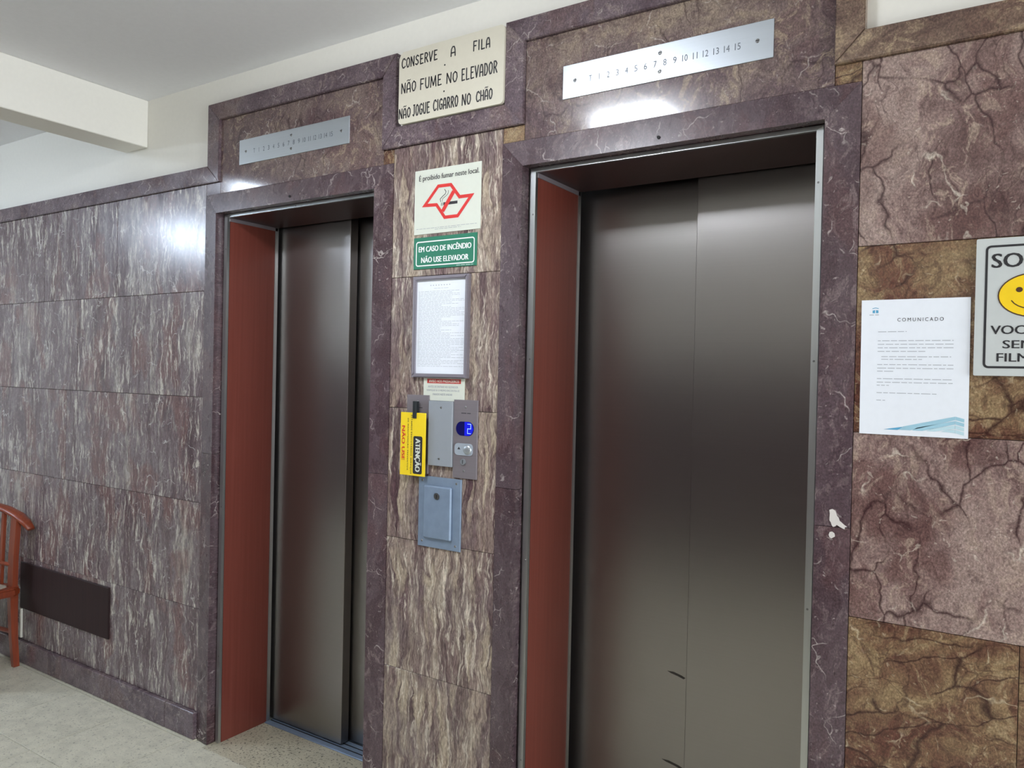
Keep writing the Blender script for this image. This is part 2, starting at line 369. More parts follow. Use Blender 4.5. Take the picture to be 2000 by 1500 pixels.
ROWS = [(1.815, 2.244), (1.386, 1.815), (.957, 1.386), (.527, .957), (.110, .527)]
G = .0006
def slab(x0, x1, z0, z1, mat, name='marble_slab', parent=wall, y0=0.0):
    return mk(name, B(x0+G, x1-G, y0, YP+.002, z0+G, z1-G, bev=.0011), mat, parent)
left_joints = [[-1.149, -1.785, -2.42, -3.06, -3.70, -4.34, -4.98, -5.62, -6.0],
               [-1.149, -2.107, -2.75, -3.39, -4.03, -4.67, -5.31, -6.0],
               [-1.149, -2.20, -2.84, -3.48, -4.12, -4.76, -5.40, -6.0],
               [-1.149, -1.772, -2.41, -3.05, -3.69, -4.33, -4.97, -5.61, -6.0],
               [-1.149, -2.107, -2.75, -3.39, -4.03, -4.67, -5.31, -6.0]]
for (z0, z1), js in zip(ROWS, left_joints):
    for a, b in zip(js, js[1:]): slab(b, a, z0, z1, 'mauve')
for z0, z1 in ROWS: slab(-.150, .285, z0, z1, 'cream')
for (z0, z1), js, mt in zip(ROWS, [[1.279, 1.93, 2.56, 3.2, 3.8, 4.4, 5.1, 5.8, 6.5], [1.279, 1.92, 2.56, 3.2, 3.8, 4.4, 5.1, 5.8, 6.5], [1.279, 1.90, 2.54, 3.2, 3.8, 4.4, 5.1, 5.8, 6.5], [1.279, 1.612, 2.25, 2.9, 3.55, 4.4, 5.1, 5.8, 6.5], [1.279, 1.92, 2.56, 3.2, 3.8, 4.4, 5.1, 5.8, 6.5]],
                           ['taupe', 'gold', 'taupe', 'gold', 'taupe']):
    for a, b in zip(js, js[1:]): slab(a, b, z0, z1, mt)
TX = [-1.132, -1.061, -.197, -.137, .293, .360, 1.220, 1.284]; TZ = [2.244, 2.311, 2.487, 2.554]
slab(TX[1], TX[2], ZO, TZ[2], 'header'); slab(TX[5], TX[6], ZO, TZ[2], 'header')
for a, b, mt in ((-1.149, TX[1], 'trim'), (TX[2], -.150, 'gold'), (.285, TX[5], 'gold'), (TX[6], 1.279, 'gold')): slab(a, b, ZO, TZ[0], mt)

# stepped marble moulding that climbs over both lifts
trim = empty('trim_1', (0, 0, 2.24), kind='structure')
def mould(p_in0, p_in1, p_out1, p_out0, mat):
    b = bmesh.new(); prism(b, [p_in0, p_in1, p_out1, p_out0], -.012, YP+.001)
    bmesh.ops.bevel(b, geom=[e for e in b.edges if all(v.co.y < 0 for v in e.verts)], offset=.002, segments=2, affect='EDGES')
    mk('moulding_piece', b, mat, trim)
ins = [(X0, TZ[0]), (TX[1], TZ[0]), (TX[1], TZ[2]), (TX[2], TZ[2]), (TX[2], TZ[0]), (TX[5], TZ[0]), (TX[5], TZ[2]), (TX[6], TZ[2]), (TX[6], TZ[0]), (X1, TZ[0])]
outs = [(X0, TZ[1]), (TX[0], TZ[1]), (TX[0], TZ[3]), (TX[3], TZ[3]), (TX[3], TZ[1]), (TX[4], TZ[1]), (TX[4], TZ[3]), (TX[7], TZ[3]), (TX[7], TZ[1]), (X1, TZ[1])]
for i in range(9):
    mould(ins[i], ins[i+1], outs[i+1], outs[i], 'trim_brown' if i >= 7 else 'trim')

# skirting
base = empty('baseboard_back', (0, 0, 0), kind='structure')
for js in ([-6.0, -5.2, -4.4, -3.6, -2.9, -2.3, -1.750, -1.344, -1.150], [-.149, .284], [1.280, 1.9, 2.6, 3.2, 3.8, 4.4, 5.1, 5.8, 6.5]):
    for a, b in zip(js, js[1:]): mk('skirting_piece', B(a+G, b-G, -.018, YP+.001, 0, .1094, bev=.003), 'trim', base)

bm = B(X0, X1, YB, .5, -.12, -.004); floor = tag(mk('floor', bm, 'granite', origin=V(0, 0, -.06)), kind='structure')
proto = None
for i in range(31):
    for j in range(9):
        xc, yc = -6.0+.184*0+.2+.4*i+.016, -.033-.1975-.395*j
        if proto is None:
            proto = mk('floor_tile', B(xc-.199, xc+.199, yc-.1965, yc+.1965, -.006, 0, bev=.0008), 'granite', floor); continue
        o = proto.copy(); COL.objects.link(o); o.parent = floor; o.location = V(xc, yc, -.003)-WL[floor]
for a, b in ((-6.0, -1.149), (-.150, .285), (1.279, 6.5)): mk('floor_strip', B(a, b, -.031, 0, -.006, 0), 'granite', floor)

tag(mk('ceiling', B(X0, X1, YB, .5, ZC, ZC+.12), 'ceil'), kind='structure')
tag(mk('ceiling_beam', B(-1.754, -1.587, YB, YP, 2.457, ZC, bev=.003), 'paint'), kind='structure')
bm = bmesh.new(); box(bm, X0, X1, YB-.2, YB, 1.72, ZC)
wf = tag(mk('wall_front', bm, 'paint'), kind='structure')
for i in range(19):
    for z0, z1 in ((0, .86), (.86, 1.72)):
        mk('marble_slab', B(X0+.6578*i+G, X0+.6578*(i+1)-G, YB-.2, YB+.012, z0+G, z1-G, bev=.001), 'jamb', wf)
bm = bmesh.new(); box(bm, X1, X1+.2, YB, -2.95, 0, ZC); box(bm, X1, X1+.2, -.55, .5, 0, ZC); box(bm, X1, X1+.2, -2.95, -.55, 2.42, ZC)
tag(mk('wall_right', bm, 'paint'), kind='structure')
bm = B(X0-.2, X0, YB, .5, 0, ZC)
tag(mk('wall_left', bm, 'paint'), kind='structure')

# ------------------------------------------------------------------ the two lifts
def lift(n, d):
    root = empty('door_%d' % n, ((d['ri']+d['rj'])/2, 0, 0), kind='structure')
    P = root
    yo, yi, ym = -.002, -.011, .030
    # architrave: slightly splayed slabs, mitred at the head
    for xo, xi in ((d['xo'], d['xi']), (d['xp'], d['xj'])):
        for z0, z1 in ((0, 1.162), (1.162, None)):
            b = bmesh.new(); sec = [(xo, YP), (xo, yo), (xi, yi), (xi, ym)]
            lo_ = [b.verts.new((x, y, z0+G)) for x, y in sec]
            hi_ = [b.verts.new((x, y, (z1-G) if z1 else ZO-(ZO-ZI)*(x-xo)/(xi-xo))) for x, y in sec]
            b.faces.new(lo_); b.faces.new(hi_)
            for i in range(4): j = (i+1) % 4; b.faces.new((lo_[i], lo_[j], hi_[j], hi_[i]))
            mk('jamb_slab', b, 'jamb', P)
    b = bmesh.new(); sec = [(YP, ZO), (yo, ZO), (yi, ZI), (ym, ZI)]
    A = [b.verts.new((d['xo']+(d['xi']-d['xo'])*(ZO-z)/(ZO-ZI)+.0005, y, z)) for y, z in sec]
    C = [b.verts.new((d['xp']+(d['xj']-d['xp'])*(ZO-z)/(ZO-ZI)-.0005, y, z)) for y, z in sec]
    b.faces.new(A); b.faces.new(C)
    for i in range(4): j = (i+1) % 4; b.faces.new((A[i], A[j], C[j], C[i]))
    hd = mk('header_slab', b, 'jamb', P)
    xc = (d['xo']+d['xp'])/2
    b = bmesh.new(); prism(b, disc(xc+.004, ZI+.020, .0045, 12), yi-.001, .0); mk('bolt_hole', b, 'dark', hd)
    # aluminium edging
    for xi, ri in ((d['xi'], d['ri']), (d['xj'], d['rj'])):
        s = 1 if ri > xi else -1; b = bmesh.new(); sec = [(xi, ym+.006), (xi, ym), (xi+s*.009, ym-.007), (ri, ym-.007), (ri, ym+.006)]
        a_ = [b.verts.new((x, y, 0)) for x, y in sec]; c_ = [b.verts.new((x, y, ZI-(ZI-ZS)*abs(x-xi)/abs(ri-xi))) for x, y in sec]
        b.faces.new(a_); b.faces.new(c_)
        for i in range(5): j = (i+1) % 5; b.faces.new((a_[i], a_[j], c_[j], c_[i]))
        e = mk('metal_edge', b, 'edge', P)
        for z in (.35, .95, 1.55, 1.98):
            b = dome(bmesh.new(), ri-s*.007, ym-.007, z, .0028, .001, 8, 2); mk('screw', b, 'screw', e)
    b = bmesh.new(); sec = [(ym+.006, ZI), (ym-.003, ZI), (ym-.0066, ZI-.002), (ym-.0074, ZS), (ym+.006, ZS)]
    f_ = lambda xi, ri, z: xi+(ri-xi)*(ZI-z)/(ZI-ZS)
    a_ = [b.verts.new((f_(d['xi'], d['ri'], z), y, z)) for y, z in sec]; c_ = [b.verts.new((f_(d['xj'], d['rj'], z), y, z)) for y, z in sec]
    b.faces.new(a_); b.faces.new(c_)
    for i in range(5): j = (i+1) % 5; b.faces.new((a_[i], a_[j], c_[j], c_[i]))
    e = mk('metal_edge', b, 'edge', P)
    mk('screw', dome(bmesh.new(), xc, ym-.007, ZS+.006, .003, .001, 8, 2), 'screw', e)
    # reveal lining
    yr = d['yr']
    for ri, s in ((d['ri'], -1), (d['rj'], 1)):
        mk('reveal_panel', B(min(ri, ri+s*.02), max(ri, ri+s*.02), ym+.004, yr, 0, ZS, bev=.0008), 'laminate', P)
        x0, x1 = sorted((ri-s*.003, ri+s*.004))
        mk('corner_strip', B(x0, x1, yr-.012, yr+.004, 0, ZS), 'edge', P)
        mk('corner_strip', B(x0, x1, ym+.004, yr, ZS-.014, ZS-.0005), 'plate', P)
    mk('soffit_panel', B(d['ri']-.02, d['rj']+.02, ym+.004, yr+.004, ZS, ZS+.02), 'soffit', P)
    # sliding leaves, one ahead of the other
    mid = (d['ri']+d['rj'])/2 + (.020 if n == 1 else -.002); ya = yr+.016
    ov = .03
    if d['front'] == 'left': leaves = [(d['ri']-.03, mid, ya), (mid-ov, d['rj']+.03, ya+.050)]
    else: leaves = [(mid, d['rj']+.03, ya), (d['ri']-.03, mid+ov, ya+.040)]
    for x0, x1, y in leaves:
        lf = mk('door_leaf', B(x0, x1, y, y+.042 if n == 1 else y+.034, .008, ZS+.06, bev=.0015), 'steel', P, uv=True)
        if n == 2 and x0 < .5:
            for px, pz, w_ in ((.735, .585, .03), (.728, .305, .035)):
                printed('scuff_mark', flat(bmesh.new(), [(px-w_, pz+.003), (px-w_*.3, pz+.004), (px+w_*.6, pz-.002), (px+w_, pz-.007), (px+w_*.8, pz-.012), (px+w_*.2, pz-.007), (px-w_*.6, pz-.002)], y-.0004), 'scuff', lf)
    sl = mk('sill', B(d['ri'], d['rj'], yr-.02, yr+.13, -.004, .003, bev=.001), 'zinc', P)
    for k in range(4): mk('sill_groove', B(d['ri']+.004, d['rj']-.004, yr+.006+.028*k, yr+.012+.028*k, -.002, .0036), 'dark', sl)
    mk('threshold_slab', B(d['xi']+.001, d['xj']-.001, -.032, yr-.021, -.02, 0, bev=.0008), 'granite2', P)
    mk('shaft_light_blocker', B(d['ri']-.06, d['rj']+.06, yr+.14, yr+.17, -.05, ZS+.09), 'dark', P)  # unseen dark panel added behind the leaves to block light
    return root
LIFT1 = lift(1, DOORS[0]); LIFT2 = lift(2, DOORS[1])
# plaster chips on the right jamb
def blob(pts, y0, y1): return prism(bmesh.new(), pts, y0, y1)
for ch in ([(1.233, 1.200), (1.243, 1.203), (1.250, 1.190), (1.262, 1.172), (1.272, 1.166), (1.266, 1.158), (1.252, 1.166), (1.243, 1.163), (1.236, 1.176)],
           [(1.235, 1.148), (1.243, 1.150), (1.247, 1.140), (1.240, 1.134), (1.235, 1.138)]):
    rj = random.Random(5); cc = []
    for (xa_, za_), (xb_, zb_) in zip(ch, ch[1:]+ch[:1]):
        for q in (0, .33, .67): cc.append((xa_+(xb_-xa_)*q+rj.uniform(-.0016, .0016), za_+(zb_-za_)*q+rj.uniform(-.0016, .0016)))
    b = blob(cc[::-1], -.0085, -.003); mk('plaster_chip', b, 'putty', LIFT2)

# ------------------------------------------------------------------ ceiling lights (real lamps, above and behind the view)
def lamp(x, y, label, mat, c=.15):
    t = empty('ceiling_light', (x, y, ZC), label, 'ceiling light', 'square ceiling lights along the hall')
    fr = bmesh.new(); a = c+.02
    box(fr, x-a, x+a, y-a, y+a, 2.632, ZC, bev=.006); mk('base', fr, 'white', t)
    mk('diffuser', B(x-c, x+c, y-c, y+c, 2.575, 2.631), mat, t)
lamp(.20, -1.20, 'square ceiling light in front of the right lift', 'diffuser_right')
lamp(-2.36, -1.20, 'smallest square ceiling light, just beyond the ceiling beam', 'diffuser_mid', .085)
lamp(-4.2, -2.1, 'square ceiling light farthest left along the wall', 'diffuser_left')

# ------------------------------------------------------------------ floor indicators over the lifts
def indicator(x0, label):
    t = empty('floor_indicator', (x0+.295, 0, 2.29), label, 'floor indicator', 'floor indicator plates over the lifts')
    p = mk('plate', B(x0, x0+.589, -.003, .0, 2.293, 2.388, bev=.0006), 'alu', t)
    xs_ = [x0+.088+i*(.413/15) for i in range(16)]
    for i, s in enumerate(['T']+[str(k) for k in range(1, 16)]):
        w_ = .0018 if s == '1' else (.009 if len(s) == 1 else .0145)
        if s == '11': w_ = .012
        b = bmesh.new(); text(b, s, xs_[i]-w_/2, xs_[i]+w_/2, 2.329, 2.346, -.0034); printed('numeral', b, 'plate_ink', t)
    for sx_, sz_ in ((.039, 2.341), (.294, 2.365), (.294, 2.316), (.550, 2.341)):
        sc = mk('screw', dome(bmesh.new(), x0+sx_, -.003, sz_, .0055, .002), 'screw', t)
        mk('slot', B(x0+sx_-.004, x0+sx_+.004, -.0055, -.0045, sz_-.0008, sz_+.0008), 'dark', sc)
    return t
indicator(-.945, 'aluminium floor number plate above the left lift'); indicator(.488, 'aluminium floor number plate above the right lift, brightly lit')

# ------------------------------------------------------------------ hand lettered sign
GL = {'C': [[(.95, .82), (.7, 1), (.35, .95), (.1, .6), (.1, .3), (.35, .02), (.7, .02), (.95, .15)]], 'O': [[(.5, 1), (.15, .8), (.1, .35), (.35, 0), (.65, .02), (.92, .4), (.85, .82), (.5, 1)]],
      'N': [[(.08, 0), (.12, 1)], [(.12, 1), (.85, 0)], [(.85, 0), (.92, 1)]], 'S': [[(.9, .86), (.55, 1), (.2, .82), (.3, .58), (.7, .44), (.85, .2), (.5, 0), (.1, .12)]],
      'E': [[(.2, 1), (.2, 0), (.9, .03)], [(.2, 1), (.85, .98)], [(.2, .52), (.7, .52)]], 'R': [[(.15, 0), (.18, 1), (.6, .98), (.88, .76), (.6, .5), (.2, .46)], [(.45, .47), (.92, 0)]],
      'V': [[(.05, 1), (.45, 0), (.92, 1)]], 'A': [[(.1, 0), (.15, .72), (.4, 1), (.7, .98), (.85, .7), (.9, 0)], [(.1, .34), (.9, .36)]],
      'F': [[(.2, 0), (.2, 1), (.9, .98)], [(.2, .52), (.72, .52)]], 'I': [[(.5, 0), (.5, 1)]], 'L': [[(.2, 1), (.2, 0), (.88, .03)]],
      'U': [[(.12, 1), (.12, .3), (.35, .02), (.7, .02), (.88, .3), (.9, 1)]], 'M': [[(.05, 0), (.15, 1)], [(.15, 1), (.5, .12)], [(.5, .12), (.85, 1)], [(.85, 1), (.95, 0)]],
      'D': [[(.15, 0), (.17, 1), (.6, .95), (.9, .6), (.85, .28), (.55, .02), (.15, 0)]], 'J': [[(.7, 1), (.7, .2), (.45, -.02), (.15, .1)], [(.4, 1), (.9, 1)]],
      'G': [[(.92, .85), (.6, 1), (.2, .85), (.1, .4), (.3, .05), (.7, .02), (.9, .2), (.9, .46), (.6, .46)]], 'H': [[(.12, 0), (.14, 1)], [(.88, 0), (.88, 1)], [(.13, .5), (.88, .5)]], '~': [[(.1, 1.2), (.35, 1.28), (.65, 1.2), (.9, 1.28)]]}
def stroke(bm, pts, w, y):
    for (xa, za), (xb, zb) in zip(pts, pts[1:]):
        L = math.hypot(xb-xa, zb-za) or 1e-6; nx, nz = -(zb-za)/L*w/2, (xb-xa)/L*w/2
        flat(bm, [(xa+nx, za+nz), (xa-nx, za-nz), (xb-nx, zb-nz), (xb+nx, zb+nz)], y)
    for x, z in pts: flat(bm, disc(x, z, w/2, 8), y-.00003)
def letters(bm, word, x0, x1, z0, z1, y, w):
    ws = {'I': .45, 'M': 1.35, 'J': .8}; tot = sum(ws.get(c, 1) for c in word.replace('~', ''))+.22*(len(word.replace('~', ''))-1)
    k = (x1-x0)/tot; x = x0; r = random.Random(word)
    for c in word:
        if c == '~':
            for s in GL['~']: stroke(bm, [(px0+px*cw, z0+(z1-z0)*pz) for px, pz in s], w*.6, y)
            continue
        cw = ws.get(c, 1)*k; px0 = x; dz = r.uniform(-.0006, .0006)
        for s in GL[c]: stroke(bm, [(x+px*cw, z0+dz+(z1-z0)*pz) for px, pz in s], w, y)
        x += cw+.22*k
sg = empty('lettered_sign', (.092, -.004, 2.306), 'cream board with hand-lettered black Portuguese queue and no-smoking rules, between the lifts', 'sign')
sx0, sx1, sz0, sz1 = -.118, .294, 2.312, 2.548
pts = rrect(sx0, sx1, sz0, sz1, .014, 4); pts = [p for p in pts if not (p[0] < sx0+.02 and p[1] > sz1-.02)]
pts_i = [i for i, p in enumerate(pts) if p[0] > sx0+.1 and p[1] > sz1-.02][-1]
pts = pts[:pts_i+1]+[(sx0+.016, sz1-.002), (sx0+.005, sz1-.012), (sx0, sz1-.022)]+pts[pts_i+1:]
b = prism(bmesh.new(), pts, -.020, -.012+.024); mk('board', b, 'sign_cream', sg)
yy = -.0204
for wd_, a, c_, z0, z1 in (('CONSERVE', -.107, .041, 2.494, 2.524), ('A', .093, .113, 2.492, 2.521), ('FILA', .179, .243, 2.490, 2.519), ('NA~O', -.107, -.045, 2.412, 2.443), ('FUME', -.029, .060, 2.411, 2.444),
                         ('NO', .079, .122, 2.410, 2.441), ('ELEVADOR', .137, .271, 2.408, 2.443), ('NA~O', -.115, -.066, 2.331, 2.361), ('JOGUE', -.057, .014, 2.331, 2.365), ('CIGARRO', .028, .126, 2.333, 2.366),
                         ('NO', .141, .175, 2.331, 2.363), ('CHA~O', .195, .255, 2.333, 2.363)):
    b = bmesh.new(); letters(b, wd_, a, c_, z0, z1, yy, .0043); printed('hand_lettered_word', b, 'black', sg)
for x, z in ((.071, 2.470), (.070, 2.388)): printed('bullet', flat(bmesh.new(), disc(x, z, .003, 10), yy), 'black', sg)

# ------------------------------------------------------------------ no-smoking sticker
t = empty('no_smoking_sign', (.076, 0, 1.95), 'square cream no-smoking notice with a red map-shaped outline and cigarette', 'sign')
mk('card', B(-.056, .208, -.0025, 0, 1.949, 2.156, bev=.0005), 'sign_pale', t)
b = bmesh.new(); text(b, 'É proibido fumar neste local.', -.038, .200, 2.116, 2.142, -.003, bold=.02); printed('heading', b, 'black', t)
outl = [(-.024, 2.037), (.039, 2.103), (.094, 2.102), (.129, 2.060), (.184, 2.060), (.123, 1.991), (.067, 1.991), (.033, 2.034)]
cx_, cz_ = .08, 2.047
def inset(poly, d):
    n = len(poly); out = []
    A_ = sum(poly[i][0]*poly[(i+1) % n][1]-poly[(i+1) % n][0]*poly[i][1] for i in range(n)); sg_ = 1 if A_ > 0 else -1
    for i in range(n):
        p0, p1, p2 = poly[i-1], poly[i], poly[(i+1) % n]
        def off(a, c): L = math.hypot(c[0]-a[0], c[1]-a[1]); return (-(c[1]-a[1])/L*d*sg_, (c[0]-a[0])/L*d*sg_)
        o1, o2 = off(p0, p1), off(p1, p2)
        x1, y1 = p0[0]+o1[0], p0[1]+o1[1]; dx1, dy1 = p1[0]-p0[0], p1[1]-p0[1]
        x2, y2 = p1[0]+o2[0], p1[1]+o2[1]; dx2, dy2 = p2[0]-p1[0], p2[1]-p1[1]
        den = dx1*dy2-dy1*dx2; tt = ((x2-x1)*dy2-(y2-y1)*dx2)/den if abs(den) > 1e-9 else 1
        out.append((x1+dx1*tt, y1+dy1*tt))
    return out
b = ring(bmesh.new(), outl, inset(outl, .0105), -.0031)
flat(b, [(.098, 2.079), (.109, 2.071), (.066, 2.012), (.055, 2.020)], -.0032); printed('red_outline', b, 'red', t)
b = bmesh.new(); flat(b, [(.063, 2.035), (.119, 2.035), (.119, 2.044), (.063, 2.044)], -.003); flat(b, [(.0585, 2.034), (.0605, 2.034), (.0605, 2.044), (.0585, 2.044)], -.003); flat(b, [(.054, 2.034), (.056, 2.034), (.056, 2.044), (.054, 2.044)], -.003)
stroke(b, [(.052, 2.047), (.050, 2.056), (.060, 2.064), (.070, 2.070), (.073, 2.077), (.067, 2.085)], .0022, -.003)
stroke(b, [(.058, 2.047), (.060, 2.056), (.074, 2.064), (.081, 2.070), (.082, 2.080)], .0016, -.003); printed('cigarette', b, 'black', t)
b = bmesh.new(); word_rows(b, [(-.046, .198, 1.966), (.03, .135, 1.961)], -.003, .0014, 3); printed('small_print', b, 'grey_ink', t)

# ------------------------------------------------------------------ fire sign
t = empty('fire_sign', (.07, 0, 1.836), 'green sign with white lettering warning against using the lift in a fire', 'sign')
mk('card', B(-.055, .197, -.003, 0, 1.837, 1.939, bev=.0006), 'green', t)
b = ring(bmesh.new(), rrect(-.045, .189, 1.846, 1.926, .009), rrect(-.0415, .1855, 1.8495, 1.9225, .006), -.0034); printed('border', b, 'white', t)
line_of(t, 'white', 'EM CASO DE INCÊNDIO', -.033, .176, 1.892, 1.914, -.0034, bold=.045); line_of(t, 'white', 'NÃO USE ELEVADOR', -.022, .166, 1.857, 1.879, -.0034, bold=.045)
b = bmesh.new(); word_rows(b, [(.12, .185, 1.841)], -.0034, .0012, 5); printed('small_print', b, 'white', t)

# ------------------------------------------------------------------ framed regulations
t = empty('framed_notice', (.068, 0, 1.487), 'tall framed sheet of dense small print on the pier between the lifts', 'notice')
fx0, fx1, fz0, fz1 = -.046, .176, 1.488, 1.812; w_ = .0125
mi = [((fx0, fz0), (fx1, fz0), (fx1-w_, fz0+w_), (fx0+w_, fz0+w_)), ((fx1, fz0), (fx1, fz1), (fx1-w_, fz1-w_), (fx1-w_, fz0+w_)), ((fx1, fz1), (fx0, fz1), (fx0+w_, fz1-w_), (fx1-w_, fz1-w_)), ((fx0, fz1), (fx0, fz0), (fx0+w_, fz0+w_), (fx0+w_, fz1-w_))]
for q in mi:
    b = prism(bmesh.new(), q, -.016, 0); bmesh.ops.bevel(b, geom=[e for e in b.edges if all(v.co.y < -.01 for v in e.verts)], offset=.003, segments=2, affect='EDGES'); mk('frame_rail', b, 'framegrey', t)
mk('sheet', B(fx0+w_*.8, fx1-w_*.8, -.006, -.002, fz0+w_*.8, fz1-w_*.8), 'paper', t)
b = bmesh.new(); text(b, '- - - - - - - -', .02, .10, 1.781, 1.784, -.0064)
rows = [(.035, .095, 1.772)]; z = 1.763; r = random.Random(11)
while z > 1.522:
    rows.append((fx0+w_+.006, fx1-w_-.006-(r.choice([0, 0, 0, .02, .05, .09])), z)); z -= .0046
word_rows(b, rows, -.0064, .0011, 9); printed('small_print', b, 'faint_ink', t)

# ------------------------------------------------------------------ passenger notice
t = empty('passenger_notice', (.08, 0, 1.424), 'small white notice with a red heading bar just below the framed sheet', 'notice')
mk('card', B(-.003, .161, -.002, 0, 1.415, 1.487, bev=.0004), 'sign_pale', t)
b = flat(bmesh.new(), [(.012, 1.470), (.147, 1.470), (.147, 1.4845), (.012, 1.4845)], -.0023); printed('heading_bar', b, 'brick', t)
b = bmesh.new(); text(b, 'AVISO AOS PASSAGEIROS', .020, .140, 1.473, 1.4815, -.0026, bold=.03); printed('heading', b, 'sign_pale', t)
line_of(t, 'grey_ink', 'ANTES DE ENTRAR NO ELEVADOR', .016, .136, 1.456, 1.4625, -.0024, bold=.03); line_of(t, 'grey_ink', 'VERIFIQUE SE O MESMO ENCONTRA-SE', .010, .142, 1.444, 1.4505, -.0024, bold=.03)
line_of(t, 'grey_ink', 'PARADO NESTE ANDAR', .036, .114, 1.432, 1.4385, -.0024, bold=.03)

# ------------------------------------------------------------------ call plates
def screw(t, x, z, y, r=.004):
    mk('screw', dome(bmesh.new(), x, y, z, r, .0018, 12), 'screw', t)
def call_plate(x0, label, shift_z):
    t = empty('call_plate', (x0+.045, 0, 1.172), label, 'call plate', 'lift call plates on the pier')
    z1 = 1.421+shift_z; z0 = 1.177+shift_z*.2
    mk('plate', B(x0, x0+.092, -.006, 0, z0, z1, bev=.0008), 'plate', t)
    screw(t, x0+.046, z1-.022, -.006); screw(t, x0+.043, z0+.024, -.006)
    b = prism(bmesh.new(), rrect(x0+.011, x0+.079, 1.310, 1.354, .0215, 8), -.0072, -.005); dp = mk('display', b, 'cover', t)
    b = bmesh.new()
    if x0 > .05:
        printed('lit_field', flat(bmesh.new(), [(x0+.044, 1.3105), (x0+.062, 1.3105), (x0+.073, 1.318), (x0+.0785, 1.332), (x0+.073, 1.346), (x0+.062, 1.3535), (x0+.044, 1.3535)], -.0074), 'litblue', t)
        X, Z, W_, H_ = x0+.055, 1.317, .014, .029; s = .0018; yq = -.0077
        for q in ((X, Z, W_, s), (X, Z+H_/2, W_, s), (X, Z+H_, W_, s), (X, Z, s, H_/2), (X+W_-s, Z+H_/2, s, H_/2)):
            flat(b, [(q[0], q[1]), (q[0]+q[2], q[1]), (q[0]+q[2], q[1]+q[3]), (q[0], q[1]+q[3])], yq)
        o = printed('digit', b, 'digit', t)
    else: b.free()
    b = prism(bmesh.new(), rrect(x0+.008, x0+.077, 1.249, 1.286, .012, 6), -.0085, -.005); mk('button_bezel', b, 'button', t)
    b = flat(bmesh.new(), [(x0+.019, 1.267), (x0+.031, 1.267), (x0+.025, 1.275)], -.0088); printed('up_arrow', b, 'black', t)
    mk('push_button', dome(bmesh.new(), x0+.057, -.0085, 1.2675, .0155, .006, 18, 4), 'alu', t, smooth=True)
    b = prism(bmesh.new(), disc(x0+.041, 1.229, .0095, 16), -.010, -.005); kb = mk('key_switch', b, 'alu', t)
    mk('key_slot', B(x0+.040, x0+.042, -.0106, -.0095, 1.223, 1.235), 'dark', kb)
    b = bmesh.new(); word_rows(b, [(x0+.030, x0+.066, 1.379+shift_z)], -.0064, .0022, 2); printed('maker_mark', b, 'black', t)
    return t
call_plate(-.068, 'grey lift call plate mostly hidden behind the hanging yellow card', .010); call_plate(.124, 'grey lift call plate with a lit blue floor display and round button', 0)
t = empty('blank_plate', (.08, 0, 1.209), 'plain light grey cover plate between the two call plates', 'cover plate')
mk('plate', B(.028, .1235, -.012, 0, 1.209, 1.4145, bev=.0008), 'blankplate', t); screw(t, .078, 1.394, -.012); screw(t, .074, 1.232, -.012)

# ------------------------------------------------------------------ yellow maintenance card
t = empty('maintenance_card', (-.024, -.01, 1.171), 'yellow hanging card with black ATENÇÃO heading and red NÃO USE', 'hanging card')
ty = -.024
mk('card', B(-.077, .027, ty, ty+.003, 1.171, 1.374, bev=.0006), 'yellow', t)
mk('strap', B(-.0255, -.0105, ty-.004, ty+.012, 1.356, 1.411, bev=.001), 'blackplastic', t)
b = prism(bmesh.new(), rrect(-.022, .015, 1.178, 1.299, .006, 4), ty-.0008, ty+.001); pl = mk('heading_panel', b, 'black', t)
b = bmesh.new(); text(b, 'ATENÇÃO', -.017, .012, 1.186, 1.291, ty-.0012, bold=.06, rot=True); printed('heading', b, 'sign_pale', t)
line_of(t, 'black', 'ESTAMOS EXECUTANDO SERVIÇOS', -.0345, -.0275, 1.177, 1.366, ty-.0006, bold=.03, rot=True, spacing=1.2)
line_of(t, 'black', 'DE MANUTENÇÃO PREVENTIVA', -.0485, -.0415, 1.187, 1.355, ty-.0006, bold=.03, rot=True, spacing=1.2)
b = bmesh.new(); text(b, 'NÃO USE', -.0705, -.0545, 1.219, 1.330, ty-.0006, bold=.055, rot=True); printed('red_lettering', b, 'red', t)

# ------------------------------------------------------------------ key box
t = empty('key_box', (.075, 0, .946), 'bluish zinc wall box with a keyhole in its raised lid, below the call plates', 'wall box')
mk('plate', B(-.011, .159, -.006, 0, .946, 1.172, bev=.001), 'zinc', t)
b = bmesh.new(); box(b, .016, .127, -.016, -.005, .976, 1.144, bev=.004); dr = mk('lid', b, 'zinc', t)
b = prism(bmesh.new(), disc(.072, 1.113, .0105, 18), -.0185, -.014); kl = mk('lock', b, 'screw', t)
mk('keyhole', prism(bmesh.new(), [(.0705, 1.106), (.0735, 1.106), (.0735, 1.118), (.0705, 1.118)], -.0189, -.018), 'dark', kl)
for x, z in ((.004, 1.158), (.140, 1.158), (.006, .964), (.140, .962)): screw(t, x, z, -.006, .0042)

